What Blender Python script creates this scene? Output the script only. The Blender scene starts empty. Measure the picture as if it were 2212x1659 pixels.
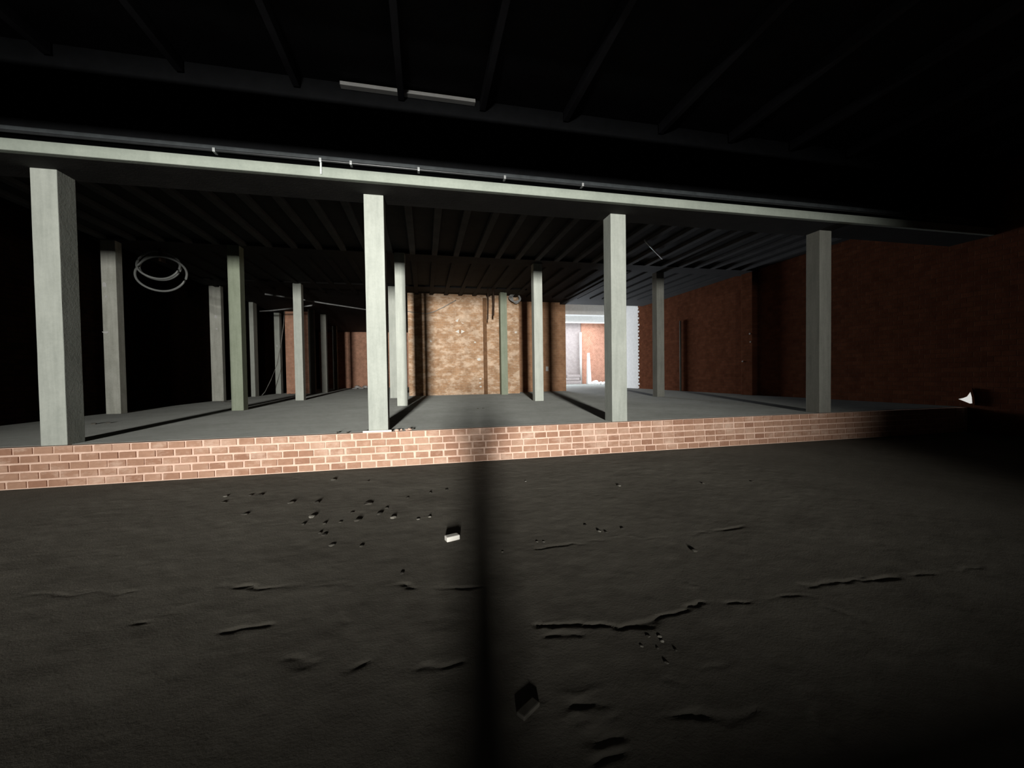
import bpy, bmesh, math, random
import numpy as np
from mathutils import Vector, Matrix

random.seed(7)
S = 1.5            # metres per layout unit; every length below is in layout units
scene = bpy.context.scene
COL = scene.collection

# ------------------------------------------------------------------ camera
cam_data = bpy.data.cameras.new('camera')
cam_data.sensor_width = 36.0
cam_data.lens = 858.53 / 2212 * 36.0
cam_data.clip_start = 0.02
cam_data.clip_end = 200
cam = bpy.data.objects.new('camera', cam_data)
COL.objects.link(cam)
yaw, pit, rol = 0.216, -0.0219, -0.0144
F = Vector((math.sin(yaw) * math.cos(pit), math.cos(yaw) * math.cos(pit), math.sin(pit)))
R = Vector((math.cos(yaw), -math.sin(yaw), 0))
U = R.cross(F)
R2 = R * math.cos(rol) + U * math.sin(rol)
U2 = U * math.cos(rol) - R * math.sin(rol)
cam.matrix_world = Matrix(((R2.x, U2.x, -F.x, 0), (R2.y, U2.y, -F.y, 0),
                           (R2.z, U2.z, -F.z, 0.9519 * S), (0, 0, 0, 1)))
scene.camera = cam

# ------------------------------------------------------------------ world, lights, exposure
world = bpy.data.worlds.new('world')
world.use_nodes = True
world.node_tree.nodes['Background'].inputs[0].default_value = (0.55, 0.62, 0.75, 1)
world.node_tree.nodes['Background'].inputs[1].default_value = 0.004
scene.world = world
scene.view_settings.view_transform = 'Standard'
scene.view_settings.look = 'None'
scene.view_settings.gamma = 1.0
scene.view_settings.exposure = 0.0
scene.view_settings.use_curve_mapping = False


def area_light(name, loc, target, w, h, power, color, spread=180):
    l = bpy.data.lights.new(name, 'AREA')
    l.shape = 'RECTANGLE'
    l.size, l.size_y = w * S, h * S
    l.energy = power
    l.color = color
    l.spread = math.radians(spread)
    o = bpy.data.objects.new(name, l)
    o.location = Vector(loc) * S
    o.rotation_euler = (Vector(target) - Vector(loc)).to_track_quat('-Z', 'Y').to_euler()
    COL.objects.link(o)
    return o


# daylight through the narrow doorway in the wall behind the camera
DOOR = (-1.7, -13.0, 1.78)
area_light('doorway_daylight', DOOR, (-1.7 + 0.096 * 17.4, 4.4, 1.9), 0.62, 1.35, 620, (1.0, 0.975, 0.92), 39)
# open side of the yard behind the far doorway
area_light('yard_daylight', (11.6, 19.0, 2.1), (7.0, 18.6, 1.2), 5.0, 3.0, 700, (0.86, 0.92, 1.0), 180)
area_light('yard_doorway', (5.6, 22.4, 2.0), (6.3, 8.0, 1.4), 2.6, 2.6, 2100, (0.84, 0.91, 1.0), 150)
area_light('yard_sky', (9.2, 21.0, 4.05), (9.2, 20.6, 0.0), 3.0, 2.0, 280, (0.88, 0.93, 1.0), 180)


# ------------------------------------------------------------------ materials
def mat(name):
    m = bpy.data.materials.new(name)
    m.use_nodes = True
    nt = m.node_tree
    b = nt.nodes['Principled BSDF']
    b.inputs['Roughness'].default_value = 0.9
    b.inputs['Specular IOR Level'].default_value = 0.15
    return m, nt, b


def node(nt, t, **kw):
    n = nt.nodes.new(t)
    for k, v in kw.items():
        setattr(n, k, v)
    return n


def position(nt, scale=(1, 1, 1)):
    g = node(nt, 'ShaderNodeNewGeometry')
    mp = node(nt, 'ShaderNodeMapping')
    mp.inputs['Scale'].default_value = scale
    nt.links.new(g.outputs['Position'], mp.inputs['Vector'])
    return mp.outputs['Vector']


def noise(nt, vec, scale, detail=4, rough=0.6):
    n = node(nt, 'ShaderNodeTexNoise')
    n.inputs['Scale'].default_value = scale
    n.inputs['Detail'].default_value = detail
    n.inputs['Roughness'].default_value = rough
    nt.links.new(vec, n.inputs['Vector'])
    return n.outputs['Fac']


def ramp(nt, fac, stops):
    r = node(nt, 'ShaderNodeValToRGB')
    while len(r.color_ramp.elements) < len(stops):
        r.color_ramp.elements.new(0.5)
    for e, (p, c) in zip(r.color_ramp.elements, stops):
        e.position = p
        e.color = (*c, 1) if len(c) == 3 else c
    nt.links.new(fac, r.inputs['Fac'])
    return r.outputs['Color']


def mix(nt, fac, a, b, mode='MIX'):
    m = node(nt, 'ShaderNodeMix', data_type='RGBA', blend_type=mode)
    for sock, v in ((0, fac), (6, a), (7, b)):
        if isinstance(v, (int, float)):
            m.inputs[sock].default_value = v
        elif isinstance(v, tuple):
            m.inputs[sock].default_value = (*v, 1)
        else:
            nt.links.new(v, m.inputs[sock])
    return m.outputs[2]


def bump(nt, b, fac, strength, dist=0.01):
    n = node(nt, 'ShaderNodeBump')
    n.inputs['Strength'].default_value = strength
    n.inputs['Distance'].default_value = dist
    nt.links.new(fac, n.inputs['Height'])
    nt.links.new(n.outputs['Normal'], b.inputs['Normal'])


def concrete(name, dark, light, streak=1.0, bumps=0.4):
    m, nt, b = mat(name)
    v = position(nt)
    n1 = noise(nt, v, 2.2, 6, 0.65)
    n2 = noise(nt, position(nt, (9, 9, 0.9)), 1.4, 4, 0.6)
    n3 = noise(nt, v, 26, 3, 0.7)
    c = ramp(nt, n1, [(0.3, dark), (0.7, light)])
    c = mix(nt, 0.35 * streak, c, ramp(nt, n2, [(0.35, tuple(x * 0.7 for x in dark)), (0.65, light)]))
    c = mix(nt, 0.25, c, ramp(nt, n3, [(0.3, dark), (0.7, light)]))
    nt.links.new(c, b.inputs['Base Color'])
    bump(nt, b, n3, bumps, 0.006)
    return m


def plain(name, col, rough=0.8, spec=0.2, metal=0.0, var=0.25):
    m, nt, b = mat(name)
    n = noise(nt, position(nt), 6, 5, 0.65)
    nt.links.new(ramp(nt, n, [(0.3, tuple(x * (1 - var) for x in col)), (0.7, tuple(min(1, x * (1 + var)) for x in col))]), b.inputs['Base Color'])
    b.inputs['Roughness'].default_value = rough
    b.inputs['Specular IOR Level'].default_value = spec
    b.inputs['Metallic'].default_value = metal
    return m


def brick_wall(name, axis, c1, c2, mortar, mottle=None, mottle_amt=0.0, bw=0.2235, rh=0.1125):
    """courses drawn at true brick size, axis 'x' for walls seen along y, 'y' for walls seen along x"""
    m, nt, b = mat(name)
    b.inputs['Specular IOR Level'].default_value = 0.0
    g = node(nt, 'ShaderNodeNewGeometry')
    sp = node(nt, 'ShaderNodeSeparateXYZ')
    cb = node(nt, 'ShaderNodeCombineXYZ')
    nt.links.new(g.outputs['Position'], sp.inputs[0])
    nt.links.new(sp.outputs['X' if axis == 'x' else 'Y'], cb.inputs[0])
    nt.links.new(sp.outputs['Z'], cb.inputs[1])
    t = node(nt, 'ShaderNodeTexBrick')
    t.inputs['Scale'].default_value = 1.0
    t.inputs['Brick Width'].default_value = bw
    t.inputs['Row Height'].default_value = rh
    t.inputs['Mortar Size'].default_value = 0.009
    t.inputs['Mortar Smooth'].default_value = 0.3
    t.inputs['Color1'].default_value = (*c1, 1)
    t.inputs['Color2'].default_value = (*c2, 1)
    t.inputs['Mortar'].default_value = (*mortar, 1)
    nt.links.new(cb.outputs[0], t.inputs['Vector'])
    v = position(nt)
    c = t.outputs['Color']
    if mottle:
        n = noise(nt, position(nt, (1, 1, 2.0)), 1.9, 7, 0.68)
        fac = ramp(nt, n, [(0.47, (0, 0, 0)), (0.58, (mottle_amt,) * 3)])
        c = mix(nt, fac, c, mottle)
    n2 = noise(nt, v, 3.5, 5, 0.65)
    c = mix(nt, 0.8, c, ramp(nt, n2, [(0.3, (0.62, 0.6, 0.58)), (0.65, (1, 1, 1))]), 'MULTIPLY')
    nt.links.new(c, b.inputs['Base Color'])
    h = mix(nt, 0.35, t.outputs['Fac'], noise(nt, v, 20, 4, 0.7))
    inv = node(nt, 'ShaderNodeInvert')
    nt.links.new(h, inv.inputs['Color'])
    bump(nt, b, inv.outputs[0], 0.6, 0.012)
    return m


M = {}
M['column'] = concrete('concrete_grey', (0.32, 0.345, 0.31), (0.45, 0.475, 0.43))
M['column_pale'] = concrete('concrete_pale', (0.50, 0.535, 0.48), (0.66, 0.69, 0.62))  # lightened copy for the deeper rows, making up for lamp falloff
M['column_lifted'] = concrete('concrete_lifted', (0.48, 0.49, 0.42), (0.80, 0.81, 0.73))  # raised tone makes up for weak lamp light on the left pilasters
M['column_green'] = concrete('concrete_algae', (0.25, 0.29, 0.21), (0.36, 0.40, 0.31))
M['column_dim'] = concrete('concrete_dimmed', (0.20, 0.205, 0.18), (0.30, 0.30, 0.265))  # darkened concrete: weak light on the right-hand columns put into the tone
M['lip'] = concrete('concrete_edge', (0.24, 0.27, 0.235), (0.35, 0.385, 0.335), 0.3)
M['soffit'] = concrete('soffit_dark', (0.022, 0.021, 0.020), (0.042, 0.040, 0.038), 0.2)  # near-black concrete tone for the upper ceiling and its beams
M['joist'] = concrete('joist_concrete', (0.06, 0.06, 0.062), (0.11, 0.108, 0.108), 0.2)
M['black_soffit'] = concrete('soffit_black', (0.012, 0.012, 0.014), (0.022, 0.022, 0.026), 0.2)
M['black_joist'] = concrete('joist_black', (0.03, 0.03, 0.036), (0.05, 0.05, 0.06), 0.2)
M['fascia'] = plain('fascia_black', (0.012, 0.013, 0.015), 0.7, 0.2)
M['grey_metal'] = plain('grey_painted_metal', (0.07, 0.08, 0.085), 0.45, 0.4)
M['pipe_black'] = plain('pipe_black', (0.03, 0.032, 0.034), 0.3, 0.5)
M['clip'] = plain('galvanised_clip', (0.65, 0.68, 0.68), 0.35, 0.5, 0.3)
M['white'] = plain('white_render', (0.78, 0.78, 0.76), 0.9, 0.1, 0, 0.08)
M['plaster'] = plain('plaster_pink_grey', (0.36, 0.315, 0.305), 0.9, 0.1, 0, 0.15)
M['chip'] = plain('white_chip', (0.82, 0.8, 0.74), 0.8, 0.2, 0, 0.1)
M['stone'] = plain('rubble_grey', (0.20, 0.19, 0.165), 0.9, 0.1, 0, 0.4)
M['stone_dark'] = plain('rubble_dark', (0.07, 0.065, 0.055), 0.9, 0.1, 0, 0.4)
M['rubble_white'] = plain('rubble_white', (0.75, 0.74, 0.72), 0.9, 0.1, 0, 0.2)
M['strip_brown'] = plain('strip_paint', (0.19, 0.10, 0.05), 0.8, 0.2, 0, 0.3)
M['cable_dark'] = plain('cable_dark', (0.05, 0.03, 0.02), 0.8, 0.2)
M['cable_grey'] = plain('cable_grey', (0.35, 0.34, 0.31), 0.6, 0.3)
M['hose'] = plain('hose_grey', (0.22, 0.23, 0.22), 0.35, 0.5, 0, 0.1)
M['conduit'] = plain('conduit_grey', (0.42, 0.43, 0.43), 0.5, 0.4)
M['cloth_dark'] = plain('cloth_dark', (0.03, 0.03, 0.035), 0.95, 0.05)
M['skin'] = plain('skin', (0.45, 0.28, 0.2), 0.6, 0.3, 0, 0.05)
M['hair'] = plain('hair_dark', (0.03, 0.02, 0.015), 0.6, 0.3)

M['dark_brick'] = brick_wall('dark_brick', 'y', (0.016, 0.008, 0.005), (0.010, 0.006, 0.004), (0.008, 0.006, 0.005))  # near-black brick tone for the left and rear walls
M['red_brick_y'] = brick_wall('red_brick', 'y', (0.17, 0.064, 0.034), (0.13, 0.048, 0.026), (0.13, 0.06, 0.036))
M['buff_brick'] = brick_wall('buff_brick', 'x', (0.60, 0.375, 0.225), (0.50, 0.30, 0.175), (0.62, 0.44, 0.30), (0.86, 0.66, 0.49), 0.85)
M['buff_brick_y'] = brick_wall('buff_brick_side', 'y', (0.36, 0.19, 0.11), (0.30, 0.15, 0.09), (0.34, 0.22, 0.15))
M['brown_brick'] = brick_wall('brown_brick', 'x', (0.50, 0.28, 0.16), (0.42, 0.23, 0.13), (0.48, 0.31, 0.2))
M['far_brick'] = brick_wall('far_brick', 'x', (0.85, 0.46, 0.31), (0.76, 0.40, 0.27), (0.82, 0.54, 0.40))
M['peach_brick'] = brick_wall('peach_brick', 'x', (0.55, 0.28, 0.19), (0.50, 0.25, 0.17), (0.55, 0.36, 0.28))

# bricks of the low wall: each differs a little, with pale smears of mortar and efflorescence
m, nt, b = mat('brick_face')
oi = node(nt, 'ShaderNodeObjectInfo')
c = ramp(nt, oi.outputs['Random'], [(0.0, (0.36, 0.19, 0.125)), (0.4, (0.46, 0.27, 0.185)), (0.8, (0.50, 0.30, 0.21)), (1.0, (0.57, 0.37, 0.27))])
n = noise(nt, position(nt, (0.8, 1, 1.6)), 2.3, 6, 0.7)
c = mix(nt, ramp(nt, n, [(0.50, (0, 0, 0)), (0.66, (0.8, 0.8, 0.8))]), c, (0.70, 0.50, 0.39))
n = noise(nt, position(nt), 14, 5, 0.7)
c = mix(nt, 0.6, c, ramp(nt, n, [(0.3, (0.7, 0.68, 0.66)), (0.7, (1, 1, 1))]), 'MULTIPLY')
nt.links.new(c, b.inputs['Base Color'])
bump(nt, b, n, 0.4, 0.006)
M['brick_face'] = m
m, nt, b = mat('mortar_pale')
n = noise(nt, position(nt), 9, 5, 0.7)
nt.links.new(ramp(nt, n, [(0.3, (0.66, 0.46, 0.36)), (0.7, (0.84, 0.62, 0.50))]), b.inputs['Base Color'])
bump(nt, b, n, 0.3, 0.006)
M['mortar'] = m

# dusty floors
def dusty(name, dark, light, bstr):
    m, nt, b = mat(name)
    v = position(nt)
    n1 = noise(nt, v, 0.9, 6, 0.65)
    n2 = noise(nt, v, 7, 6, 0.7)
    n3 = noise(nt, v, 60, 4, 0.7)
    c = ramp(nt, n1, [(0.3, dark), (0.72, light)])
    c = mix(nt, 0.4, c, ramp(nt, n2, [(0.3, dark), (0.72, light)]))
    nt.links.new(c, b.inputs['Base Color'])
    b.inputs['Roughness'].default_value = 1.0
    b.inputs['Specular IOR Level'].default_value = 0.05
    b.inputs['Diffuse Roughness'].default_value = 1.0
    bump(nt, b, mix(nt, 0.5, n2, n3), bstr, 0.01)
    return m

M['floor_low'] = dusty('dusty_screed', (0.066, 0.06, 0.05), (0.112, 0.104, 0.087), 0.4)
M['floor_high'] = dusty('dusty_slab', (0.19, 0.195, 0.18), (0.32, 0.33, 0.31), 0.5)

# emissive surface for the small bright spot added on the wall
m, nt, b = mat('patch_emission')
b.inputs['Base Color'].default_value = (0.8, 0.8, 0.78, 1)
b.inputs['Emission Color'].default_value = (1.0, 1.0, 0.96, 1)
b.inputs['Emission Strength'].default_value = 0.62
M['glow_patch'] = m


# ------------------------------------------------------------------ helpers (layout units in, metres out)
def box(bm, x0, x1, y0, y1, z0, z1, bev=0.0):
    r = bmesh.ops.create_cube(bm, size=1.0)
    vs = r['verts']
    for v in vs:
        v.co = Vector(((x0 + x1) / 2 + v.co.x * (x1 - x0), (y0 + y1) / 2 + v.co.y * (y1 - y0), (z0 + z1) / 2 + v.co.z * (z1 - z0)))
    if bev:
        es = list({e for v in vs for e in v.link_edges})
        bmesh.ops.bevel(bm, geom=es, offset=bev, segments=2, affect='EDGES', profile=0.6)


def tube(bm, pts, r, n=10, closed=False):
    pts = [Vector(p) for p in pts]
    rings = []
    N = len(pts)
    for i, p in enumerate(pts):
        a = pts[(i - 1) % N] if (closed or i > 0) else pts[i]
        c = pts[(i + 1) % N] if (closed or i < N - 1) else pts[i]
        t = (c - a).normalized()
        ref = Vector((0, 0, 1)) if abs(t.z) < 0.9 else Vector((1, 0, 0))
        u = t.cross(ref).normalized()
        w = u.cross(t)
        rings.append([bm.verts.new(p + (u * math.cos(k * 2 * math.pi / n) + w * math.sin(k * 2 * math.pi / n)) * r) for k in range(n)])
    for i in range(N if closed else N - 1):
        A, B = rings[i], rings[(i + 1) % N]
        for k in range(n):
            bm.faces.new((A[k], A[(k + 1) % n], B[(k + 1) % n], B[k]))
    if not closed:
        bm.faces.new(rings[0][::-1])
        bm.faces.new(rings[-1])


def prism(bm, poly, d0, d1, axis='y'):
    """a flat outline (a, z) given thickness along axis"""
    def P(a, z, d):
        return (a, d, z) if axis == 'y' else (d, a, z)
    A = [bm.verts.new(P(a, z, d0)) for a, z in poly]
    B = [bm.verts.new(P(a, z, d1)) for a, z in poly]
    n = len(poly)
    bm.faces.new(A)
    bm.faces.new(B[::-1])
    for i in range(n):
        bm.faces.new((A[i], B[i], B[(i + 1) % n], A[(i + 1) % n]))


def rock(bm, r, seed, flat=0.6):
    rnd = random.Random(seed)
    bmesh.ops.create_icosphere(bm, subdivisions=2, radius=1.0)
    ax = [Vector((rnd.uniform(-1, 1), rnd.uniform(-1, 1), rnd.uniform(-1, 1))).normalized() for _ in range(9)]
    cut = [rnd.uniform(0.55, 0.95) for _ in ax]
    sx, sy = rnd.uniform(0.8, 1.25), rnd.uniform(0.7, 1.1)
    for v in bm.verts:
        for a, k in zip(ax, cut):
            d = v.co.dot(a)
            if d > k:
                v.co -= a * (d - k)
        v.co = Vector((v.co.x * sx * r, v.co.y * sy * r, (v.co.z + 0.45) * r * flat))


def mesh_of(name, bm, origin=(0, 0, 0)):
    o = Vector(origin)
    for v in bm.verts:
        v.co = (v.co - o) * S
    bmesh.ops.recalc_face_normals(bm, faces=bm.faces[:])
    me = bpy.data.meshes.new(name)
    bm.to_mesh(me)
    bm.free()
    return me


def obj(name, bm, m, parent=None, origin=(0, 0, 0), smooth=False):
    """one mesh object; parts are given in the layout frame and hang under their parent's origin"""
    if parent is not None:
        origin = parent['_o']
    me = mesh_of(name, bm, origin)
    me.materials.append(m)
    if smooth:
        for p in me.polygons:
            p.use_smooth = True
    o = bpy.data.objects.new(name, me)
    COL.objects.link(o)
    o['_o'] = list(origin)
    if parent is not None:
        o.parent = parent
    else:
        o.location = Vector(origin) * S
    return o


def thing(name, origin, label, cat, group=None):
    o = bpy.data.objects.new(name, None)
    o.empty_display_size = 0.1
    COL.objects.link(o)
    o.location = Vector(origin) * S
    o['_o'] = list(origin)
    return tag(o, label, cat, group)


def tag(o, label, cat, group=None, kind=None):
    if label:
        o['label'] = label
    if cat:
        o['category'] = cat
    if group:
        o['group'] = group
    if kind:
        o['kind'] = kind
    return o


def struct(name, bm, m, parent=None, label=None, origin=(0, 0, 0)):
    o = obj(name, bm, m, parent, origin)
    if parent is None:
        o['kind'] = 'structure'
        if label:
            o['label'] = label
    return o


def bx(*a, **k):
    bm = bmesh.new()
    box(bm, *a, **k)
    return bm


FZ = 0.375        # level of the raised floor
CZ = 3.46         # ceiling over the raised floor
LZ = 3.86         # ceiling over the low floor
XL, XR = -5.55, 8.0
YF = 4.375        # face of the low brick wall
TROUGHS = [
    ([(-0.951, 2.064), (-0.754, 1.999), (-0.594, 1.979)], 0.012, 0.008),
    ([(-0.594, 1.979), (-0.388, 1.941), (-0.136, 1.862)], 0.01, 0.004),
    ([(-0.126, 1.872), (0.029, 1.821), (0.222, 1.765)], 0.013, 0.01),
    ([(-1.747, 2.177), (-1.506, 2.125), (-1.302, 2.106)], 0.02, 0.006),
    ([(0.561, 2.094), (0.695, 2.097), (0.92, 2.104), (1.234, 2.043), (1.606, 2.051), (2.025, 2.079)], 0.012, 0.005),
    ([(1.644, 1.436), (1.901, 1.413), (2.27, 1.382)], 0.018, 0.01),
    ([(2.27, 1.382), (2.588, 1.377)], 0.014, 0.004),
    ([(0.42, 1.445), (0.535, 1.402), (0.644, 1.393), (0.699, 1.351), (0.811, 1.347), (0.927, 1.372), (1.037, 1.409), (1.101, 1.407)], 0.014, 0.02),
    ([(1.101, 1.407), (1.256, 1.383), (1.437, 1.38), (1.577, 1.357), (1.594, 1.273), (1.608, 1.17)], 0.013, 0.009),
    ([(0.636, 0.964), (0.694, 0.946), (0.773, 0.935), (0.844, 0.93), (0.907, 0.931)], 0.013, 0.02),
    ([(0.414, 1.368), (0.525, 1.355)], 0.018, 0.014),
    ([(0.4, 1.321), (0.427, 1.302)], 0.018, 0.016),
    ([(-0.759, 1.689), (-0.688, 1.686), (-0.606, 1.68)], 0.011, 0.009),
    ([(-0.259, 1.372), (-0.216, 1.375)], 0.012, 0.012),
    ([(-0.036, 1.319), (0.03, 1.299), (0.094, 1.305)], 0.012, 0.014),
    ([(-1.198, 1.833), (-1.112, 1.818)], 0.012, 0.008),
    ([(-0.351, 1.701), (-0.318, 1.646)], 0.006, 0.004),
    ([(1.127, 1.157), (1.095, 1.051)], 0.015, 0.006),
    ([(0.398, 1.069), (0.495, 1.045)], 0.016, 0.012),
    ([(0.394, 1.006), (0.446, 0.972), (0.496, 0.99)], 0.014, 0.012),
    ([(0.397, 0.949), (0.484, 0.942)], 0.016, 0.014),
    ([(0.399, 0.897), (0.474, 0.898)], 0.016, 0.014),
    ([(0.748, 1.145), (0.817, 1.135), (0.922, 1.093)], 0.014, 0.008),
    ([(0.714, 1.083), (0.832, 1.045)], 0.014, 0.008),
    ([(-0.45, 1.478), (-0.393, 1.431)], 0.03, 0.01),
    ([(1.124, 1.045), (1.015, 0.859), (1.015, 0.753)], 0.02, 0.006),
]
RIDGES = [
    ([(0.999, 2.09), (1.065, 2.106)], 0.02, 0.01),
    ([(1.168, 2.107), (1.249, 2.019)], 0.012, 0.01),
    ([(1.252, 2.407), (1.34, 2.384)], 0.012, 0.008),
    ([(1.128, 1.564), (1.163, 1.531)], 0.012, 0.012),
    ([(0.42, 1.107), (0.521, 1.1)], 0.016, 0.012),
    ([(0.39, 1.03), (0.462, 1.005)], 0.03, 0.012),
    ([(0.407, 0.974), (0.477, 0.979)], 0.014, 0.01),
    ([(0.406, 0.914), (0.475, 0.911)], 0.014, 0.012),
    ([(0.436, 1.231), (0.501, 1.194)], 0.02, 0.008),
    ([(0.239, 1.066), (0.3, 1.092)], 0.016, 0.02),
    ([(0.424, 1.429), (0.499, 1.405)], 0.012, 0.012),
    ([(0.749, 1.135), (0.937, 1.111)], 0.02, 0.006),
    ([(-1.002, 1.91), (-1.058, 1.938)], 0.015, 0.006),
]
CRUMBS = [(-0.775, 2.939, 0.025), (-0.533, 2.41, 0.017), (-0.061, 2.707, 0.016), (-0.224, 2.785, 0.023), (0.015, 2.723, 0.013), (-0.435, 3.143, 0.033), (1.591, 3.08, 0.018), (1.39, 1.848, 0.016), (-1.017, 3.309, 0.024), (-0.824, 3.258, 0.024), (-1.257, 3.112, 0.023), (-1.34, 3.602, 0.031), (-1.54, 3.472, 0.02), (-1.604, 3.647, 0.021), (-1.415, 3.622, 0.018), (-0.791, 2.803, 0.015), (-0.659, 2.777, 0.015), (-0.615, 2.587, 0.022), (-0.648, 2.618, 0.013), (-0.455, 2.783, 0.023), (-0.325, 2.886, 0.024), (-0.368, 2.355, 0.014), (-0.561, 2.785, 0.012), (-0.849, 3.957, 0.024), (-0.524, 3.817, 0.018), (0.029, 3.297, 0.015), (0.163, 3.356, 0.016), (-0.151, 3.219, 0.015), (-0.289, 3.006, 0.014), (-0.518, 2.956, 0.014), (0.806, 1.248, 0.008), (0.722, 1.243, 0.008), (0.812, 1.272, 0.009), (0.772, 1.282, 0.008), (0.77, 1.22, 0.006), (0.824, 1.194, 0.006), (0.609, 2.17, 0.008), (0.647, 2.16, 0.008), (0.864, 3.433, 0.012), (0.972, 2.329, 0.012), (1.015, 2.218, 0.013), (1.049, 2.194, 0.011), (0.392, 2.09, 0.007), (-0.126, 1.981, 0.012), (0.759, 1.149, 0.008), (2.315, 2.955, 0.015), (2.762, 2.908, 0.016), (1.171, 2.223, 0.012)]

# ================================================================== THE SETTING
# ---- low floor, a real relief of troughs and ridges under grazing light
def lowfreq(rs, shape, cells, seed):
    rng = np.random.default_rng(seed)
    g = rng.standard_normal((cells[0] + 3, cells[1] + 3))
    yi = np.linspace(0, cells[0], shape[0]); xi = np.linspace(0, cells[1], shape[1])
    y0 = yi.astype(int); x0 = xi.astype(int)
    fy = (yi - y0)[:, None]; fx = (xi - x0)[None, :]
    fy = fy * fy * (3 - 2 * fy); fx = fx * fx * (3 - 2 * fx)
    a = g[np.ix_(y0, x0)]; b_ = g[np.ix_(y0, x0 + 1)]; c_ = g[np.ix_(y0 + 1, x0)]; d_ = g[np.ix_(y0 + 1, x0 + 1)]
    return (a * (1 - fx) + b_ * fx) * (1 - fy) + (c_ * (1 - fx) + d_ * fx) * fy


xs_d = np.arange(-3.0, 3.6, 0.0135)
ys_d = np.arange(0.62, 4.36, 0.0082)
xs = np.concatenate([np.array([XL, -5.0, -4.4, -3.8, -3.4]), xs_d, np.array([3.9, 4.4, 5.2, 6.2, 7.2, XR])])
ys = np.concatenate([np.array([-13.4, -10, -6, -3, -1, 0.0, 0.3]), ys_d, np.array([4.4])])
X, Y = np.meshgrid(xs, ys)
H = np.zeros_like(X)
shape = X.shape
H += 0.0012 * lowfreq(None, shape, (14, 26), 1) + 0.0005 * lowfreq(None, shape, (50, 80), 2) + 0.00025 * lowfreq(None, shape, (140, 220), 3)


MOD = np.clip(0.65 + 0.6 * lowfreq(None, shape, (60, 75), 11), 0.0, 1.6)
WX = lowfreq(None, shape, (90, 110), 12) + 0.5 * lowfreq(None, shape, (180, 220), 14)
WY = lowfreq(None, shape, (90, 110), 13) + 0.5 * lowfreq(None, shape, (180, 220), 15)


def add_line(pts, w, d):
    global H
    P = np.array(pts)
    w = max(w, 0.015)
    d *= 0.55 * (0.45 if P[:, 1].mean() < 1.3 else 0.85)
    k0 = P.min(0) - 5 * w; k1 = P.max(0) + 5 * w
    ii = np.where((ys > k0[1]) & (ys < k1[1]))[0]; jj = np.where((xs > k0[0]) & (xs < k1[0]))[0]
    if len(ii) == 0 or len(jj) == 0:
        return
    sl = np.ix_(ii, jj)
    x, y = X[sl], Y[sl]
    x = x + 0.011 * WX[sl]; y = y + 0.011 * WY[sl]
    best = np.full(x.shape, 1e9)
    for a, b_ in zip(P[:-1], P[1:]):
        v = b_ - a
        t = np.clip(((x - a[0]) * v[0] + (y - a[1]) * v[1]) / (v @ v), 0, 1)
        best = np.minimum(best, np.hypot(x - a[0] - t * v[0], y - a[1] - t * v[1]))
    H[sl] += d * MOD[sl] * np.exp(-(best / w) ** 2 * 1.6)


for p, w, d in TROUGHS:
    add_line(p, w, -d)
for p, w, d in RIDGES:
    add_line(p, w, d * 0.6)
edge = np.clip((X + 3.0) / 0.4, 0, 1) * np.clip((3.6 - X) / 0.4, 0, 1) * np.clip((Y - 0.5) / 0.15, 0, 1) * np.clip((4.34 - Y) / 0.08, 0, 1)
H *= edge
ny, nx = shape
verts = np.stack([X, Y, H], -1).reshape(-1, 3) * S
idx = np.arange(ny * nx).reshape(ny, nx)
quads = np.stack([idx[:-1, :-1], idx[:-1, 1:], idx[1:, 1:], idx[1:, :-1]], -1).reshape(-1, 4)
me = bpy.data.meshes.new('floor')
me.from_pydata(verts.tolist(), [], quads.tolist())
me.polygons.foreach_set('use_smooth', [True] * len(me.polygons))
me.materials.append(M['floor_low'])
floor = bpy.data.objects.new('floor', me)
COL.objects.link(floor)
floor['_o'] = [0, 0, 0]
tag(floor, 'dark dusty cracked screed floor in front of the low brick wall', None, None, 'structure')


def floor_height(x, y):
    i = int(np.clip(np.searchsorted(ys, y), 0, ny - 1)); j = int(np.clip(np.searchsorted(xs, x), 0, nx - 1))
    return float(H[i, j])


# ---- raised floor slab
bm = bmesh.new()
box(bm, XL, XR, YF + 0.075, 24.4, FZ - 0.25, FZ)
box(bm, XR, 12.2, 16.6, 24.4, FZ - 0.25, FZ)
struct('floor_raised', bm, M['floor_high'], None, 'grey dusty concrete slab behind the low brick wall')

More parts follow.
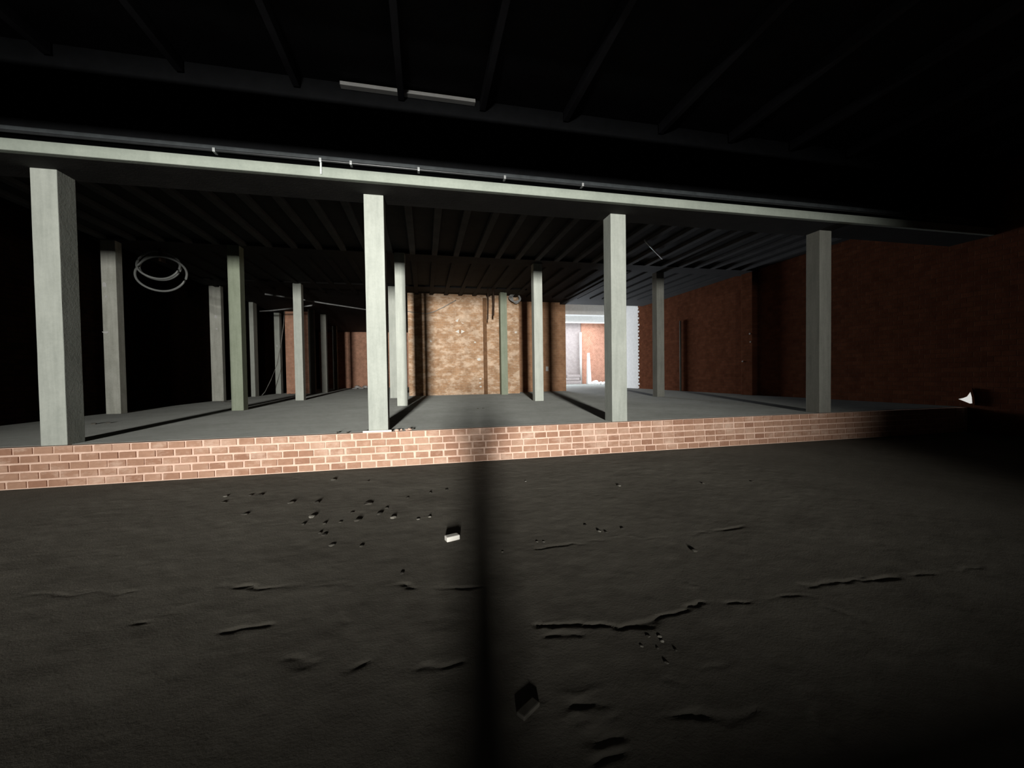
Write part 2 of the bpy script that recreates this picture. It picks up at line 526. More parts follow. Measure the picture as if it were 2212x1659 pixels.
# ---- low brick wall: mortar core with each brick laid on it
core = bx(XL, XR, YF + 0.006, YF + 0.075, 0, FZ - 0.004)
wall_front = struct('wall_front', core, M['mortar'], None, 'low wall of pale red bricks edging the raised slab')
PW, PH = 0.149, 0.075
brick_meshes = []
for k in range(6):
    rnd = random.Random(50 + k)
    bm = bmesh.new()
    box(bm, 0, PW - 0.017 + rnd.uniform(-0.004, 0.003), -0.004 - rnd.uniform(0, 0.003), 0.05, 0, PH - 0.017 + rnd.uniform(-0.003, 0.002), bev=0.0035)
    for v in bm.verts:
        v.co += Vector((rnd.uniform(-1, 1), rnd.uniform(-1, 1), rnd.uniform(-1, 1))) * 0.0011
    me = mesh_of('brick', bm)
    me.materials.append(M['brick_face'])
    brick_meshes.append(me)
rest = bmesh.new()
n_single = 0
for row in range(5):
    x = XL + 0.02 + (0.5 * PW if row % 2 else 0.0) + random.uniform(-0.02, 0.02)
    z = 0.009 + row * (FZ / 5)
    while x < XR - PW:
        if -4.4 < x < 4.5 and n_single < 300:
            o = bpy.data.objects.new('brick', random.choice(brick_meshes))
            COL.objects.link(o)
            o.parent = wall_front
            o.location = Vector((x, YF, z)) * S
            o.rotation_euler = (random.uniform(-.012, .012), random.uniform(-.006, .006), random.uniform(-.01, .01))
            n_single += 1
        else:
            box(rest, x, x + PW - 0.017, YF - 0.005, YF + 0.05, z, z + PH - 0.017)
        x += PW + random.uniform(-0.006, 0.006)
o = obj('brick_courses', rest, M['brick_face'], wall_front)
o['kind'] = 'stuff'

# ---- walls
bm = bx(XL - 0.25, XL, -13.4, 24.4, 0, LZ + 0.1)
wall_left = struct('wall_left', bm, M['dark_brick'], None, 'black brick wall behind the pale pilasters')
bm = bx(XR, XR + 0.25, -13.4, 13.85, 0, LZ + 0.1)
wall_right = struct('wall_right', bm, M['red_brick_y'], None, 'dark red brick wall beyond the rightmost columns')
bm = bx(XR - 0.002, XR + 0.25, 13.85, 16.6, FZ, 4.2)
for k in range(26):        # the paint stops in a toothed line on the brickwork
    z = FZ + 0.02 + k * 0.125
    d = 0.05 + 0.05 * (k % 2) + random.uniform(-.02, .02)
    box(bm, XR - 0.004, XR + 0.1, 13.85 - d, 13.86, z, z + 0.07)
struct('wall_right_painted', bm, M['white'], None, 'white painted end of the brick wall beside the bright opening')
bm = bmesh.new()
box(bm, XL, DOOR[0] - 0.3, -13.65, -13.4, 0, LZ)
box(bm, DOOR[0] + 0.3, XR, -13.65, -13.4, 0, LZ)
box(bm, DOOR[0] - 0.3, DOOR[0] + 0.3, -13.65, -13.4, 2.4, LZ)
box(bm, DOOR[0] - 0.3, DOOR[0] + 0.3, -13.65, -13.4, 0, 0.85)
struct('wall_rear', bm, M['dark_brick'], None, 'rear brick wall with a narrow lit opening')
struct('wall_shade_sill', bx(-4.5, 6.5, -1.15, -0.95, 0, 0.30), M['dark_brick'], None, 'unseen low wall added behind the viewpoint to shade the near floor')  # added out of view so the floor nearest the camera falls darker

bm = bx(-0.46, 2.95, 12.3, 12.6, FZ, CZ)
wall_mid = struct('wall_centre', bm, M['buff_brick'], None, 'buff mottled brick wall lit at the back of the hall')
struct('wall_centre_return', bx(2.67, 2.95, 12.6, 13.2, FZ, CZ), M['buff_brick_y'], None, 'short brick return beside the mottled wall')
wall_b = struct('wall_recess', bx(2.67, 4.84, 13.2, 13.5, FZ, CZ + 0.1), M['brown_brick'], None, 'brown brick wall with a clean edge next to the bright opening')
struct('wall_corridor_side', bx(-0.46, -0.18, 12.6, 23.3, FZ, CZ + 0.7), M['buff_brick_y'], None, 'brick side wall of the far corridor')
struct('wall_corridor_end', bx(XL, -0.46, 23.3, 23.6, FZ, CZ), M['far_brick'], None, 'orange brick wall closing the far corridor')
struct('wall_nib', bx(-5.06, -4.25, 16.35, 16.6, FZ, CZ), M['far_brick'], None, 'short orange brick pier jutting into the corridor')
struct('wall_yard_plaster', bx(7.2, 9.22, 22.5, 22.8, FZ, 4.2), M['plaster'], None, 'pale plastered wall seen through the bright opening')
struct('wall_yard_brick', bx(9.22, 12.2, 22.45, 22.8, FZ, 4.2), M['peach_brick'], None, 'peach brick wall seen through the bright opening')

# ---- ceilings
bm = bx(XL, XR + 0.25, 4.55, 13.5, CZ, CZ + 0.2)
box(bm, XL, -0.18, 13.5, 23.6, CZ, CZ + 0.2)
ceil = struct('ceiling', bm, M['soffit'], None, 'dark concrete soffit with joists over the raised slab')
x = XL + 0.2
joist_me = None
while x < XR - 0.1:
    if joist_me is None:
        b0 = bmesh.new(); box(b0, -0.055, 0.055, 4.75, 8.22, CZ - 0.07, CZ, bev=0.012)
        joist_me = mesh_of('joist', b0); joist_me.materials.append(M['joist'])
    o = bpy.data.objects.new('joist', joist_me)
    COL.objects.link(o); o.parent = ceil
    o.location = Vector((x, 0, 0)) * S
    x += 0.43
joist2 = None
x = XL + 0.2
while x < XR - 0.1:
    if joist2 is None:
        b0 = bmesh.new(); box(b0, -0.055, 0.055, 8.72, 12.28, CZ - 0.05, CZ, bev=0.012)
        joist2 = mesh_of('joist', b0); joist2.materials.append(M['soffit'])
    o = bpy.data.objects.new('joist', joist2)
    COL.objects.link(o); o.parent = ceil
    o.location = Vector((x, 0, 0)) * S
    x += 0.43
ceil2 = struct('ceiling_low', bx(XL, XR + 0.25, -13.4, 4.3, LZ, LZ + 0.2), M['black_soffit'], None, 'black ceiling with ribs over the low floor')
ribme = None
for x in (-5.0, -4.05, -3.1, -2.12, -1.15, -0.18, 0.65, 1.58, 2.75, 3.7, 4.6, 5.5, 6.4, 7.3):
    if ribme is None:
        b0 = bmesh.new(); box(b0, -0.03, 0.03, 1.2, 4.22, LZ - 0.11, LZ, bev=0.006)
        ribme = mesh_of('rib', b0); ribme.materials.append(M['black_joist'])
    o = bpy.data.objects.new('rib', ribme)
    COL.objects.link(o); o.parent = ceil2
    o.location = Vector((x, 0, 0)) * S
struct('ceiling_yard', bx(-0.18, 12.2, 13.5, 22.8, 4.1, 4.25), M['white'], None, 'pale ceiling of the bright space beyond the opening')

# ---- beams
H1 = 2.857
struct('trim_light_block_upper', bx(XL, XR, 1.0, 1.2, 3.47, LZ), M['fascia'], None, 'unseen dark piece over the added light block, leaving a slot')  # added out of view; the slot beneath lets light through to the batten
struct('trim_light_block', bx(XL, XR, 1.0, 1.2, 2.83, 3.42), M['fascia'], None, 'unseen dark beam added to cut light off the black ceiling')  # added out of view to cut the light above the pale beam edge
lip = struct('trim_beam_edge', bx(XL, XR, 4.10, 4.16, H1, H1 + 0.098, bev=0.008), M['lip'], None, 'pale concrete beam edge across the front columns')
struct('trim_beam_front', bx(XL, XR, 4.16, 4.62, H1, H1 + 0.098), M['soffit'], None, 'dark underside of the beam over the front columns')  # the underside's shade is put into this darker concrete
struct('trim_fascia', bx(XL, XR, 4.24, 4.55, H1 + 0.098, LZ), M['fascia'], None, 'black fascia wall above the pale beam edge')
tag(obj('fascia_channel', bx(XL, XR, 4.13, 4.24, 3.005, 3.075, bev=0.01), M['grey_metal'], origin=(0, 4.24, 3.0)),
    'long dull grey metal channel just above the pale beam edge', 'channel')
B2 = 3.40
struct('trim_beam_second', bx(XL, XR, 8.22, 8.72, B2, CZ), M['soffit'], None, 'dark ceiling beam over the second row of columns')
struct('trim_beam_third', bx(XL, 2.95, 11.25, 11.85, B2 + 0.02, CZ), M['soffit'], None, 'dark ceiling beam over the third row of columns')
struct('trim_beam_side', bx(4.64, 4.84, 8.72, 13.2, CZ - 0.07, CZ), M['soffit'], None, 'ceiling edge beam running to the bright opening')
struct('trim_opening_head', bx(4.84, XR, 13.2, 13.5, CZ + 0.02, 4.2), M['white'], None, 'head above the bright opening')
struct('trim_yard_beam_near', bx(-0.18, XR, 16.0, 16.4, 3.5, 4.1), M['white'], None, 'pale cross beam nearest inside the bright space')
struct('trim_yard_beam_far', bx(-0.18, 12.2, 19.0, 19.4, 3.6, 4.1), M['white'], None, 'pale cross beam farther inside the bright space')

# ================================================================== COLUMNS
W2 = 0.099


def column(x, y, top, material, label, w=W2, z0=FZ, group='square concrete columns of the hall'):
    bm = bmesh.new()
    box(bm, x - w, x + w, y, y + 2 * w, z0, top, bev=0.006)
    # cut rings so the edges can wander slightly, as cast concrete does
    bmesh.ops.subdivide_edges(bm, edges=[e for e in bm.edges if abs(e.verts[0].co.z - e.verts[1].co.z) > 1], cuts=14)
    rnd = random.Random(int(x * 100 + y * 10))
    for v in bm.verts:
        if z0 + 0.02 < v.co.z < top - 0.02:
            v.co.x += rnd.uniform(-.0008, .0008); v.co.y += rnd.uniform(-.0006, .0006)
    o = obj('concrete_column', bm, material, origin=(x, y + w, z0))
    return tag(o, label, 'column', group)


column(-3.2887, 4.394, H1, M['column'], 'tall pale column on the low wall, nearest of those before the black wall')
column(-0.4865, 4.394, H1, M['column'], 'tall pale column standing on a white bed on the low wall')
column(2.2897, 4.394, H1, M['column'], 'tall pale column on the low wall, in front of the bright opening')
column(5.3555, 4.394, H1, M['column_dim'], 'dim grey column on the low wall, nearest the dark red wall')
column(-3.37, 8.21, B2, M['column_green'], 'green-tinged column on the slab, second in the line before the black wall')
column(-0.44, 8.16, B2, M['column_pale'], 'pale column just behind the one on the white bed')
column(2.47, 8.45, B2, M['column_pale'], 'pale green-white column between the mottled wall and the bright opening')
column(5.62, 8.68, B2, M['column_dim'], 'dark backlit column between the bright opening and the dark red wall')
column(-3.20, 11.32, B2 + 0.02, M['column_pale'], 'slim pale column deep on the slab, third in the line before the black wall')
column(-0.83, 11.30, B2 + 0.02, M['column_pale'], 'pale column half hidden behind another beside the mottled wall')
column(2.33, 11.62, B2 + 0.02, M['column_green'], 'green-tinged column standing against the mottled brick wall')
column(-4.02, 15.76, CZ, M['column_dim'], 'dull grey column beside the orange brick pier')
column(-3.87, 16.94, CZ, M['column_dim'], 'dull grey column in the corridor, nearer of a pair')
column(-4.22, 20.6, CZ, M['column_dim'], 'dull grey column in the corridor, farther of a pair')


def pilaster(x0, x1, y0, y1, label, patches, m=None, top=CZ - 0.004):
    o0 = ((x0 + x1) / 2, (y0 + y1) / 2, FZ)
    t = thing('pilaster', o0, label, 'pilaster', 'pilasters on the black wall')
    obj('shaft', bx(x0, x1, y0, y1, FZ, top, bev=0.008), m or M['column_pale'], t)
    for k, (px, pz, pw, ph) in enumerate(patches):
        bm = bmesh.new()
        n = 9
        poly = []
        rnd = random.Random(k + int(y0 * 10))
        for q in range(n):
            a = q * 2 * math.pi / n
            rr = rnd.uniform(0.6, 1.1)
            poly.append((x0 + px * (x1 - x0) + math.cos(a) * pw * rr, pz + math.sin(a) * ph * rr))
        prism(bm, poly, y0 - 0.008, y0 + 0.004)
        obj('plaster_patch', bm, M['white'], t)
    return t


pilaster(-5.44, -5.22, 8.28, 8.44, 'pale pilaster with white plaster blots, nearest on the black wall', [(0.25, 2.62, 0.035, 0.05), (0.3, 2.42, 0.02, 0.03), (0.18, 1.8, 0.05, 0.025)], M['column_lifted'], B2)
pilaster(XL + 0.005, -5.27, 12.05, 12.2, 'greenish pilaster with one white blot on the black wall', [(0.55, 2.62, 0.035, 0.05), (0.6, 2.3, 0.03, 0.02)], M['column_lifted'])
pilaster(XL + 0.005, -5.42, 14.5, 14.8, 'very slim pale pilaster on the black wall', [])
pilaster(XL + 0.005, -5.36, 16.7, 16.95, 'slim pale pilaster behind the slack cable on the black wall', [(0.5, 2.2, 0.03, 0.05)])
bm = bx(7.84, XR - 0.005, 8.25, 8.6, FZ, B2, bev=0.008)
t = thing('brick_pier', (7.92, 8.42, FZ), 'red brick pier projecting from the dark red wall', 'pier')
obj('shaft', bm, M['red_brick_y'], t)
for k, (z, yy) in enumerate([(1.88, 8.27), (1.68, 8.25), (1.21, 8.5)]):
    bm = bmesh.new(); rock(bm, 0.022, 300 + k, 1.0)
    for v in bm.verts: v.co += Vector((7.835, yy + 0.05, z))
    obj('plaster_patch', bm, M['white'], t)
bm = bmesh.new(); tube(bm, [(7.95, 11.2, FZ), (7.95, 11.2, 2.6)], 0.03)
tag(obj('wall_pipe', bm, M['column_dim'], origin=(7.95, 11.2, FZ), smooth=True), 'thin upright grey pipe on the dark red wall', 'pipe')

# ================================================================== SERVICES AND FITTINGS
# pipe run with clips along the beam
t = thing('beam_pipe', (0, 4.07, 2.98), 'black pipe with bright clips running along the pale beam edge', 'pipe')
bm = bmesh.new(); tube(bm, [(XL + 0.05, 4.085, 3.005), (-2, 4.085, 3.003), (1, 4.085, 3.0), (4, 4.085, 2.995), (XR - 0.05, 4.085, 2.99)], 0.012)
obj('pipe_run', bm, M['pipe_black'], t, smooth=True)
for x in (-1.8, -0.92, -0.65, -0.02, 0.85, 1.71):
    bm = bmesh.new(); box(bm, x - 0.011, x + 0.011, 4.066, 4.13, 2.985, 3.02, bev=0.003)
    if x == -0.92:
        box(bm, x - 0.008, x + 0.008, 4.085, 4.10, 2.88, 2.99, bev=0.002)
    obj('clip', bm, M['clip'] if x < 0.5 else M['conduit'], t)

tag(obj('ceiling_batten', bx(-0.75, 0.57, 4.17, 4.235, 3.795, 3.83, bev=0.004), M['white'], origin=(-0.09, 4.2, 3.8)),
    'thin grey metal strip up under the black ceiling', 'strip')
bm = bmesh.new(); tube(bm, [(3.93, 6.55, 3.36), (4.93, 7.54, 3.36)], 0.016)
tag(obj('strip_light', bm, M['clip'], origin=(4.4, 7.0, 3.36), smooth=True), 'slim diagonal metal tube under the joists near the backlit column', 'tube')
bm = bmesh.new(); tube(bm, [(-4.15, 11.9, 3.23), (-3.57, 12.56, 3.25), (-2.98, 13.22, 3.25), (-1.0, 15.3, 3.27)], 0.022)
tag(obj('ceiling_conduit', bm, M['conduit'], origin=(-2.5, 13.5, 3.25), smooth=True), 'long grey conduit slanting under the dark ceiling into the corridor', 'conduit')
bm = bmesh.new(); tube(bm, [(-5.4, 15.0, 3.24), (-5.01, 14.88, 3.25), (-4.2, 14.31, 3.25), (-3.36, 13.68, 3.27)], 0.022)
tag(obj('ceiling_conduit', bm, M['conduit'], origin=(-4.3, 14.4, 3.25), smooth=True), 'short grey conduit branching toward the black wall', 'conduit')
bm = bmesh.new()
tube(bm, [(-5.05, 16.3, CZ), (-5.05, 16.2, 3.0), (-5.1, 16.1, 2.4), (-5.2, 15.9, 1.5), (-5.33, 15.6, 0.9), (-5.42, 15.3, 0.5), (-5.45, 15.1, FZ + 0.012)], 0.012, 6)
tag(obj('hanging_cable', bm, M['cable_grey'], origin=(-5.2, 15.9, 0.5), smooth=True), 'slack thin cable drooping beside the orange brick pier', 'cable')
# brown strip, hanging rods and sagging cable at the mottled wall
bm = bmesh.new(); box(bm, 1.80, 1.91, 12.22, 12.285, FZ, 3.36, bev=0.01)
tag(obj('brown_strip', bm, M['strip_brown'], origin=(1.85, 12.27, FZ)), 'square brown upright strip on the mottled brick wall', 'pipe')  # flat brown box standing for a darker upright stripe on the wall
for k, (x, z) in enumerate(((1.79, 2.55), (1.95, 2.66))):
    bm = bmesh.new(); tube(bm, [(x, 11.2, 3.46), (x + 0.01, 11.2, 3.1), (x - 0.01, 11.2, z)], 0.018 + 0.01 * k, 8)
    tag(obj('hanging_rod', bm, M['cable_dark'], origin=(x, 11.2, z), smooth=True),
        'longer thin dark rod hanging before the mottled wall' if k == 0 else 'shorter thick dark rod hanging before the mottled wall', 'rod', 'hanging rods')
bm = bmesh.new()
tube(bm, [(-0.46, 12.26, 2.90), (-0.2, 12.26, 2.86), (0.1, 12.26, 2.845), (0.3, 12.26, 2.90), (0.6, 12.26, 3.05), (0.98, 12.26, 3.27)], 0.012, 6)
tag(obj('sagging_cable', bm, M['cable_grey'], origin=(0, 12.26, 2.85), smooth=True), 'pale cable sagging across the top of the mottled wall', 'cable')
for k, (x, z, s) in enumerate(((1.0, 2.66, 1), (1.18, 2.62, -1), (1.0, 2.32, -1), (1.18, 2.32, 1))):
    bm = bmesh.new()
    d = 0.055
    poly = [(x - d, z - d * 0.3), (x + d, z + d * s), (x + d * 0.3 * s, z - d)] if k != 2 else [(x - d, z), (x + d, z + d), (x + d, z - d)]
    if k == 3: poly = [(x + d, z), (x - d, z + d), (x - d, z - d)]
    prism(bm, poly, 12.292, 12.30)
    o = obj('paint_mark', bm, M['chip'], wall_mid)
for k, (x, z, r) in enumerate(((1.66, 1.44, 0.06), (1.7, 0.85, 0.035), (1.7, 0.6, 0.04), (1.68, 0.72, 0.03), (0.2, 2.0, 0.04), (1.55, 1.98, 0.03), (2.85, 2.3, 0.04))):
    bm = bmesh.new(); rock(bm, r, 400 + k, 0.8)
    for v in bm.verts: v.co = Vector((v.co.x + x, 12.3 + v.co.y * 0.25, v.co.z + z))
    obj('plaster_patch', bm, M['chip'], wall_mid)
tag(obj('wall_socket', bx(4.1, 4.19, 13.17, 13.2, 1.08, 1.24, bev=0.006), M['white'], origin=(4.15, 13.2, 1.08)), 'small white box on the brown brick wall', 'socket')

# coils of pipe
def coil(name, c, loops, r, m, label, tilt, hook_z):
    t = thing(name, (c[0], c[1], c[2]), label, 'hose')
    for k, (dx, dy, dz, rx, rz) in enumerate(loops):
        pts = []
        for q in range(48):
            a = q * 2 * math.pi / 48
            x = math.cos(a) * rx; z = math.sin(a) * rz
            pts.append((c[0] + dx + x * math.cos(tilt), c[1] + dy + x * math.sin(tilt) + 0.02 * math.sin(3 * a), c[2] + dz + z))
        bm = bmesh.new(); tube(bm, pts, r, 8, True)
        obj('loop', bm, m, t, smooth=True)
    bm = bmesh.new(); box(bm, c[0] - 0.02, c[0] + 0.02, c[1] - 0.06, c[1] + 0.08, c[2] + loops[1][4] - 0.03, hook_z, bev=0.004)
    obj('hanger', bm, M['cable_dark'], t)
    return t


coil('hose_coil', (-4.755, 8.7, 2.94), [(0.0, -0.03, -0.005, 0.394, 0.316), (-0.055, 0.0, 0.165, 0.33, 0.252), (-0.046, 0.03, 0.128, 0.316, 0.228)], 0.020, M['hose'],
     'coil of grey hose hanging in front of the black wall', 0.1, CZ)
coil('hose_coil', (2.76, 12.05, 3.34), [(0.0, -0.04, 0.0, 0.18, 0.11), (0.04, 0, 0.0, 0.16, 0.12), (0.06, 0.05, 0.0, 0.12, 0.14)], 0.022, M['conduit'],
     'tangle of pale hose at the top corner of the mottled wall', 0.15, CZ)

# bed of white mortar and crumbs under the front column
bm = bmesh.new(); box(bm, -0.64, -0.35, 4.355, 4.393, FZ, FZ + 0.02, bev=0.006)
tag(obj('mortar_bed', bm, M['chip'], origin=(-0.5, 4.37, FZ)), 'white mortar bed at the foot of the pale front column', 'mortar')
for k, (x, y, r, dark) in enumerate([(-0.30, 4.41, 0.022, 0), (-0.26, 4.45, 0.015, 0), (-0.20, 4.42, 0.02, 0), (-0.17, 4.44, 0.028, 0), (-0.14, 4.47, 0.02, 1), (-0.80, 4.43, 0.012, 1), (-0.9, 4.45, 0.015, 1)]):
    bm = bmesh.new(); rock(bm, r, 600 + k)
    for v in bm.verts: v.co += Vector((x, y, FZ))
    tag(obj('rubble_crumb', bm, M['stone_dark'] if dark else M['mortar'], origin=(x, y, FZ)),
        'dark rubble crumb on the wall top by the front column' if dark else 'pinkish mortar crumb on the wall top by the front column', 'rubble',
        'dark crumbs on the wall top' if dark else 'mortar crumbs on the wall top')

# ================================================================== LOOSE THINGS ON THE LOW FLOOR
bm = bmesh.new()
box(bm, 0.10, 0.18, 2.30, 2.345, -0.004, 0.026, bev=0.006)
bmesh.ops.rotate(bm, verts=bm.verts[:], cent=(0.14, 2.32, 0), matrix=Matrix.Rotation(math.radians(18), 3, 'Z'))
tag(obj('white_chip', bm, M['chip'], origin=(0.14, 2.32, 0)), 'bright white chip of tile lying alone on the dark floor', 'chip')
bm = bmesh.new()
box(bm, 0.235, 0.305, 1.06, 1.09, -0.003, 0.012, bev=0.004)
bmesh.ops.rotate(bm, verts=bm.verts[:], cent=(0.27, 1.075, 0), matrix=Matrix.Rotation(math.radians(35), 3, 'Z'))
tag(obj('concrete_chunk', bm, M['stone_dark'], origin=(0.27, 1.075, 0)), 'dark concrete chunk lying in the long shadow', 'rubble')
crumb_meshes = []
for k in range(7):
    bm = bmesh.new(); rock(bm, 1.0, 700 + k)
    for v in bm.verts: v.co = v.co / S
    me = mesh_of('stone', bm)
    crumb_meshes.append(me)
pale = {0, 1, 2, 3, 4, 6, 13, 30, 31, 32, 36, 37, 38, 40, 42}
for k, (x, y, r) in enumerate(CRUMBS):
    me = crumb_meshes[k % 7].copy()
    me.materials.append(M['stone'] if k in pale else M['stone_dark'])
    o = bpy.data.objects.new('stone', me)
    COL.objects.link(o)
    o['_o'] = [x, y, 0]
    o.location = Vector((x, y, floor_height(x, y))) * S
    o.scale = (r * S, r * S, r * S * random.uniform(0.4, 0.8))
    o.rotation_euler = (0, 0, random.uniform(0, 6.28))
    tone = 'pale' if k in pale else 'dark'
    if y > 2.2 and x < 0.3:
        zone = ('by the white chip' if x > -0.1 else 'tight against the low brick wall' if y > 3.7 else 'at the sparse end of the scatter, away from the white chip' if x < -1.1
                else 'in the thick of the scatter below the low brick wall' if y < 3 else 'in the upper scatter below the low brick wall')
        zone = {'by the white chip': 'at the end of the scatter nearest the long shadow'}.get(zone, zone)
    elif y < 1.4:
        zone = 'in the broken patch beside the jagged crack'
    else:
        zone = 'near the faint joint past the long shadow' if y < 2.4 else 'on the open floor past the long shadow, near the low wall'
    size = 'big' if r > 0.022 else 'small'
    tag(o, f'{size} {tone} stone {zone}', 'stone', f'{size} {tone} stones {zone}')

# glowing plate added on the dark red wall as a bright spot, with a brick rim
t = thing('wall_glow', (XR - 0.02, 4.38, 0.42), 'small ragged glowing patch added low on the dark red wall by the low wall', 'glow_patch')
glow_patch = [(4.475, 0.472), (4.43, 0.485), (4.39, 0.505), (4.352, 0.568), (4.335, 0.50), (4.33, 0.43), (4.36, 0.425), (4.42, 0.45)]
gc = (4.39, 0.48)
glow_patch = [(gc[0] + (q[0] - gc[0]) * 1.15 - 0.01, gc[1] + (q[1] - gc[1]) * 1.3 + 0.02) for q in glow_patch]
bm = bmesh.new(); prism(bm, glow_patch, XR - 0.012, XR - 0.006, 'x')
obj('opening', bm, M['glow_patch'], t)  # emissive plate on the wall face, no hole behind it
for k in range(len(glow_patch)):
    (a0, z0), (a1, z1) = glow_patch[k], glow_patch[(k + 1) % len(glow_patch)]
    o0 = (gc[0] + (a0 - gc[0]) * 1.35, gc[1] + (z0 - gc[1]) * 1.35); o1 = (gc[0] + (a1 - gc[0]) * 1.35, gc[1] + (z1 - gc[1]) * 1.35)
    bm = bmesh.new(); prism(bm, [(a0, z0), (a1, z1), o1, o0], XR - 0.03, XR - 0.003, 'x')
    obj('patch_rim', bm, M['red_brick_y'], t)

# ================================================================== RUBBLE ON THE SLAB, CORRIDOR AND BRIGHT SPACE
def rubble(name, spots, m, label, group, seed):
    for k, (x, y, r, fl) in enumerate(spots):
        bm = bmesh.new(); rock(bm, r, seed + k, fl)
        for v in bm.verts: v.co += Vector((x, y, FZ))
        tag(obj(name, bm, m, origin=(x, y, FZ)), label, 'rubble', group)


rubble('rubble_lump', [(-3.6, 22.9, 0.22, 0.5), (-3.2, 23.0, 0.2, 0.6), (-2.7, 22.8, 0.25, 0.5), (-2.2, 22.9, 0.2, 0.6), (-1.5, 22.7, 0.3, 0.6), (-3.5, 21.5, 0.14, 0.3), (-3.2, 21.6, 0.15, 0.3), (-1.2, 20.5, 0.25, 0.5), (-1.0, 17.5, 0.2, 0.6), (-1.1, 15.5, 0.13, 0.5)],
       M['rubble_white'], 'white rubble lump at the foot of the orange brick wall', 'white rubble in the corridor', 800)
rubble('slab_crumb', [(-4.35, 6.4, 0.04, 0.4), (-4.25, 6.5, 0.03, 0.4), (0.9, 6.9, 0.025, 0.4), (1.0, 6.95, 0.02, 0.4), (-5.1, 11.6, 0.05, 0.4), (-4.9, 11.4, 0.04, 0.4), (-4.8, 15.8, 0.05, 0.5), (-4.6, 15.9, 0.06, 0.5)],
       M['stone'], 'pale crumb lying on the raised slab', 'crumbs on the raised slab', 840)
rnd = random.Random(11)
spots = [(9.25 + 0.36 * (k % 4) + rnd.uniform(-.04, .04), 20.6 + 0.36 * (k // 4) + rnd.uniform(-.04, .04), rnd.uniform(0.1, 0.15), rnd.uniform(0.8, 1.3)) for k in range(12)]
rubble('rubble_block', spots, M['rubble_white'], 'white block in the heap beyond the bright opening', 'heap beyond the bright opening', 860)
bm = bmesh.new(); box(bm, 9.36, 9.62, 21.9, 22.1, FZ, 2.2, bev=0.02)
for v in bm.verts:
    if v.co.z > 1.5: v.co.x = 9.47 + (v.co.x - 9.49) * 0.35
tag(obj('leaning_board', bm, M['white'], origin=(9.49, 22, FZ)), 'white tapering board upright behind the white heap', 'board')
bm = bmesh.new(); tube(bm, [(9.14, 22.36, FZ), (9.14, 22.36, 3.45)], 0.07)
tag(obj('drain_pipe', bm, M['white'], origin=(9.14, 22.36, FZ), smooth=True), 'white drain pipe on the pale plastered wall', 'pipe')
for k, (x, z, l) in enumerate(((8.5, 0.5, 0.5), (8.45, 0.68, 0.45), (8.53, 0.85, 0.4))):
    bm = bmesh.new(); box(bm, x - l, x + l, 21.95, 22.3, FZ if k == 0 else z - 0.085, z + 0.08, bev=0.03)
    tag(obj('cement_bag', bm, M['plaster'], origin=(x, 22.1, FZ)), ('pale bag at the bottom of the pile by the drain pipe', 'pale bag in the middle of the pile by the drain pipe', 'pale bag on top of the pile by the drain pipe')[k], 'bag', 'bags by the drain pipe')

# ================================================================== THE PERSON WHOSE SHADOW LIES ON THE FLOOR
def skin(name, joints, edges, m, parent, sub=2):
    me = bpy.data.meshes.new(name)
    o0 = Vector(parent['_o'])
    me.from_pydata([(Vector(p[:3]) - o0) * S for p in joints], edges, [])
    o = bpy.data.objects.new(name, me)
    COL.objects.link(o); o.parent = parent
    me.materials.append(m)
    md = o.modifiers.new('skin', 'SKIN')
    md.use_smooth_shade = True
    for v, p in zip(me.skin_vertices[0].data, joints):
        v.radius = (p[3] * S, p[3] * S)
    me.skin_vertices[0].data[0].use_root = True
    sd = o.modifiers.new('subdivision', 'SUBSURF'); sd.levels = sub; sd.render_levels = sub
    return o


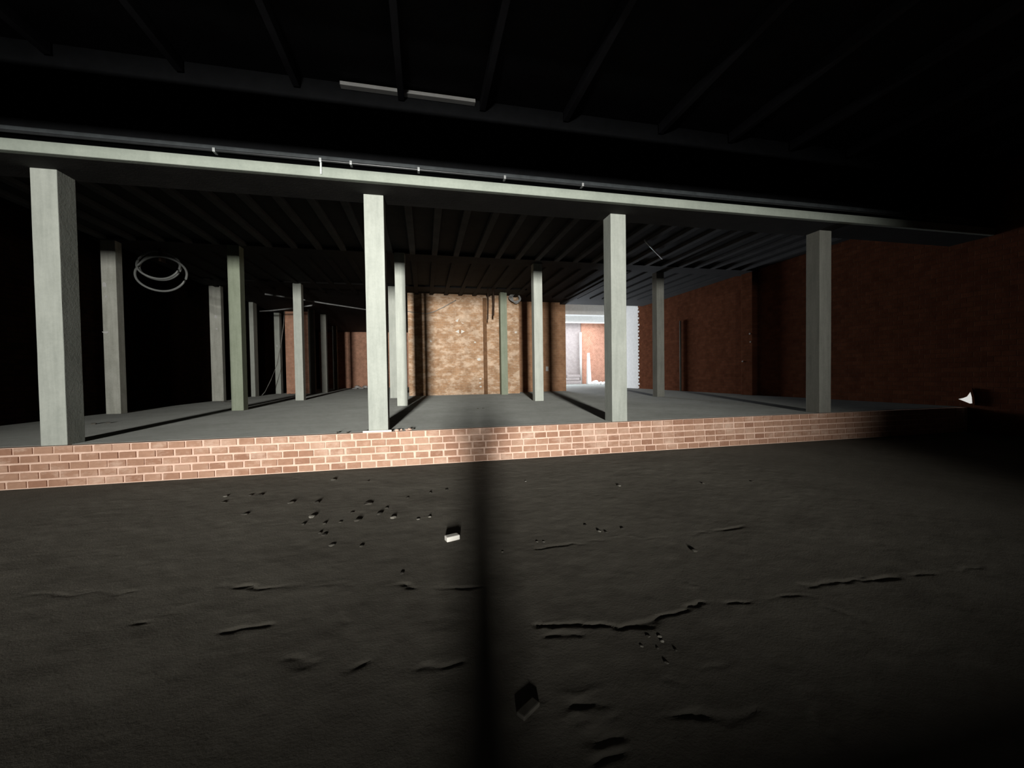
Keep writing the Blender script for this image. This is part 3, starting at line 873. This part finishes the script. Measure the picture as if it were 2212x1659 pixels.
px, py = -0.25, -2.0
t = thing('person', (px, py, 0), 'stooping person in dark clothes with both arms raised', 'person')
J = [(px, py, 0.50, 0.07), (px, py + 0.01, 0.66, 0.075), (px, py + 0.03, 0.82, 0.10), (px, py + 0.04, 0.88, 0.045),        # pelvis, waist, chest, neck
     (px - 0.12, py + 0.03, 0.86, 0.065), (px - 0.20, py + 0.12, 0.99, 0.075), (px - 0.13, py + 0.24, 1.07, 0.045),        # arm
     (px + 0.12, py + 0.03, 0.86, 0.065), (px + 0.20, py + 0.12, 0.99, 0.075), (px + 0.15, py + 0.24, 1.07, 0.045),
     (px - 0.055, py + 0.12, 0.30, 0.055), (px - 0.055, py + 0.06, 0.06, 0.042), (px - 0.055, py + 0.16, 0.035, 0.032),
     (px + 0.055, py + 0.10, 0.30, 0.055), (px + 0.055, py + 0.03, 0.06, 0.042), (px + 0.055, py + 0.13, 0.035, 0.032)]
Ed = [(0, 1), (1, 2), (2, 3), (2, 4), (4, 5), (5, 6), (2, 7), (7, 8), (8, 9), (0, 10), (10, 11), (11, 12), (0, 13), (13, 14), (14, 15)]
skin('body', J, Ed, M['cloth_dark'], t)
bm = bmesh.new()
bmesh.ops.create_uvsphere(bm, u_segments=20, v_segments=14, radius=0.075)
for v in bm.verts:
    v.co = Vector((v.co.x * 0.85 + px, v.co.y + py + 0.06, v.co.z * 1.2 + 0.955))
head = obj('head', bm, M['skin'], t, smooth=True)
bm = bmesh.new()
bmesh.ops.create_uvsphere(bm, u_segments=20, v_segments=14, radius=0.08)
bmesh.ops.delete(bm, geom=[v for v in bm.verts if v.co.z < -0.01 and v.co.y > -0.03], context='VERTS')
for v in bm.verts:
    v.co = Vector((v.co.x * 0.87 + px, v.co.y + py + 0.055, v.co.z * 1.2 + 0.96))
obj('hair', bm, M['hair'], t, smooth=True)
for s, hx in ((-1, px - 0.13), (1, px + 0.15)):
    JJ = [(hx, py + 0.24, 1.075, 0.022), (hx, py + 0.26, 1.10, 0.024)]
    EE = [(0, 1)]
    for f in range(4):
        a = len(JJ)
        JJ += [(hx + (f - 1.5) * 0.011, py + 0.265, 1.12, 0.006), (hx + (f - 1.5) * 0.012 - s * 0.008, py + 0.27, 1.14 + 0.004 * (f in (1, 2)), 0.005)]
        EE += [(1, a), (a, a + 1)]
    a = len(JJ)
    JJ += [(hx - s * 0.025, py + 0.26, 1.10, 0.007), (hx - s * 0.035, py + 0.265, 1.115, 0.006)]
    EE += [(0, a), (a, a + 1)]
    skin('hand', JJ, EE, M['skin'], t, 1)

for o in bpy.data.objects:
    if '_o' in o:
        del o['_o']
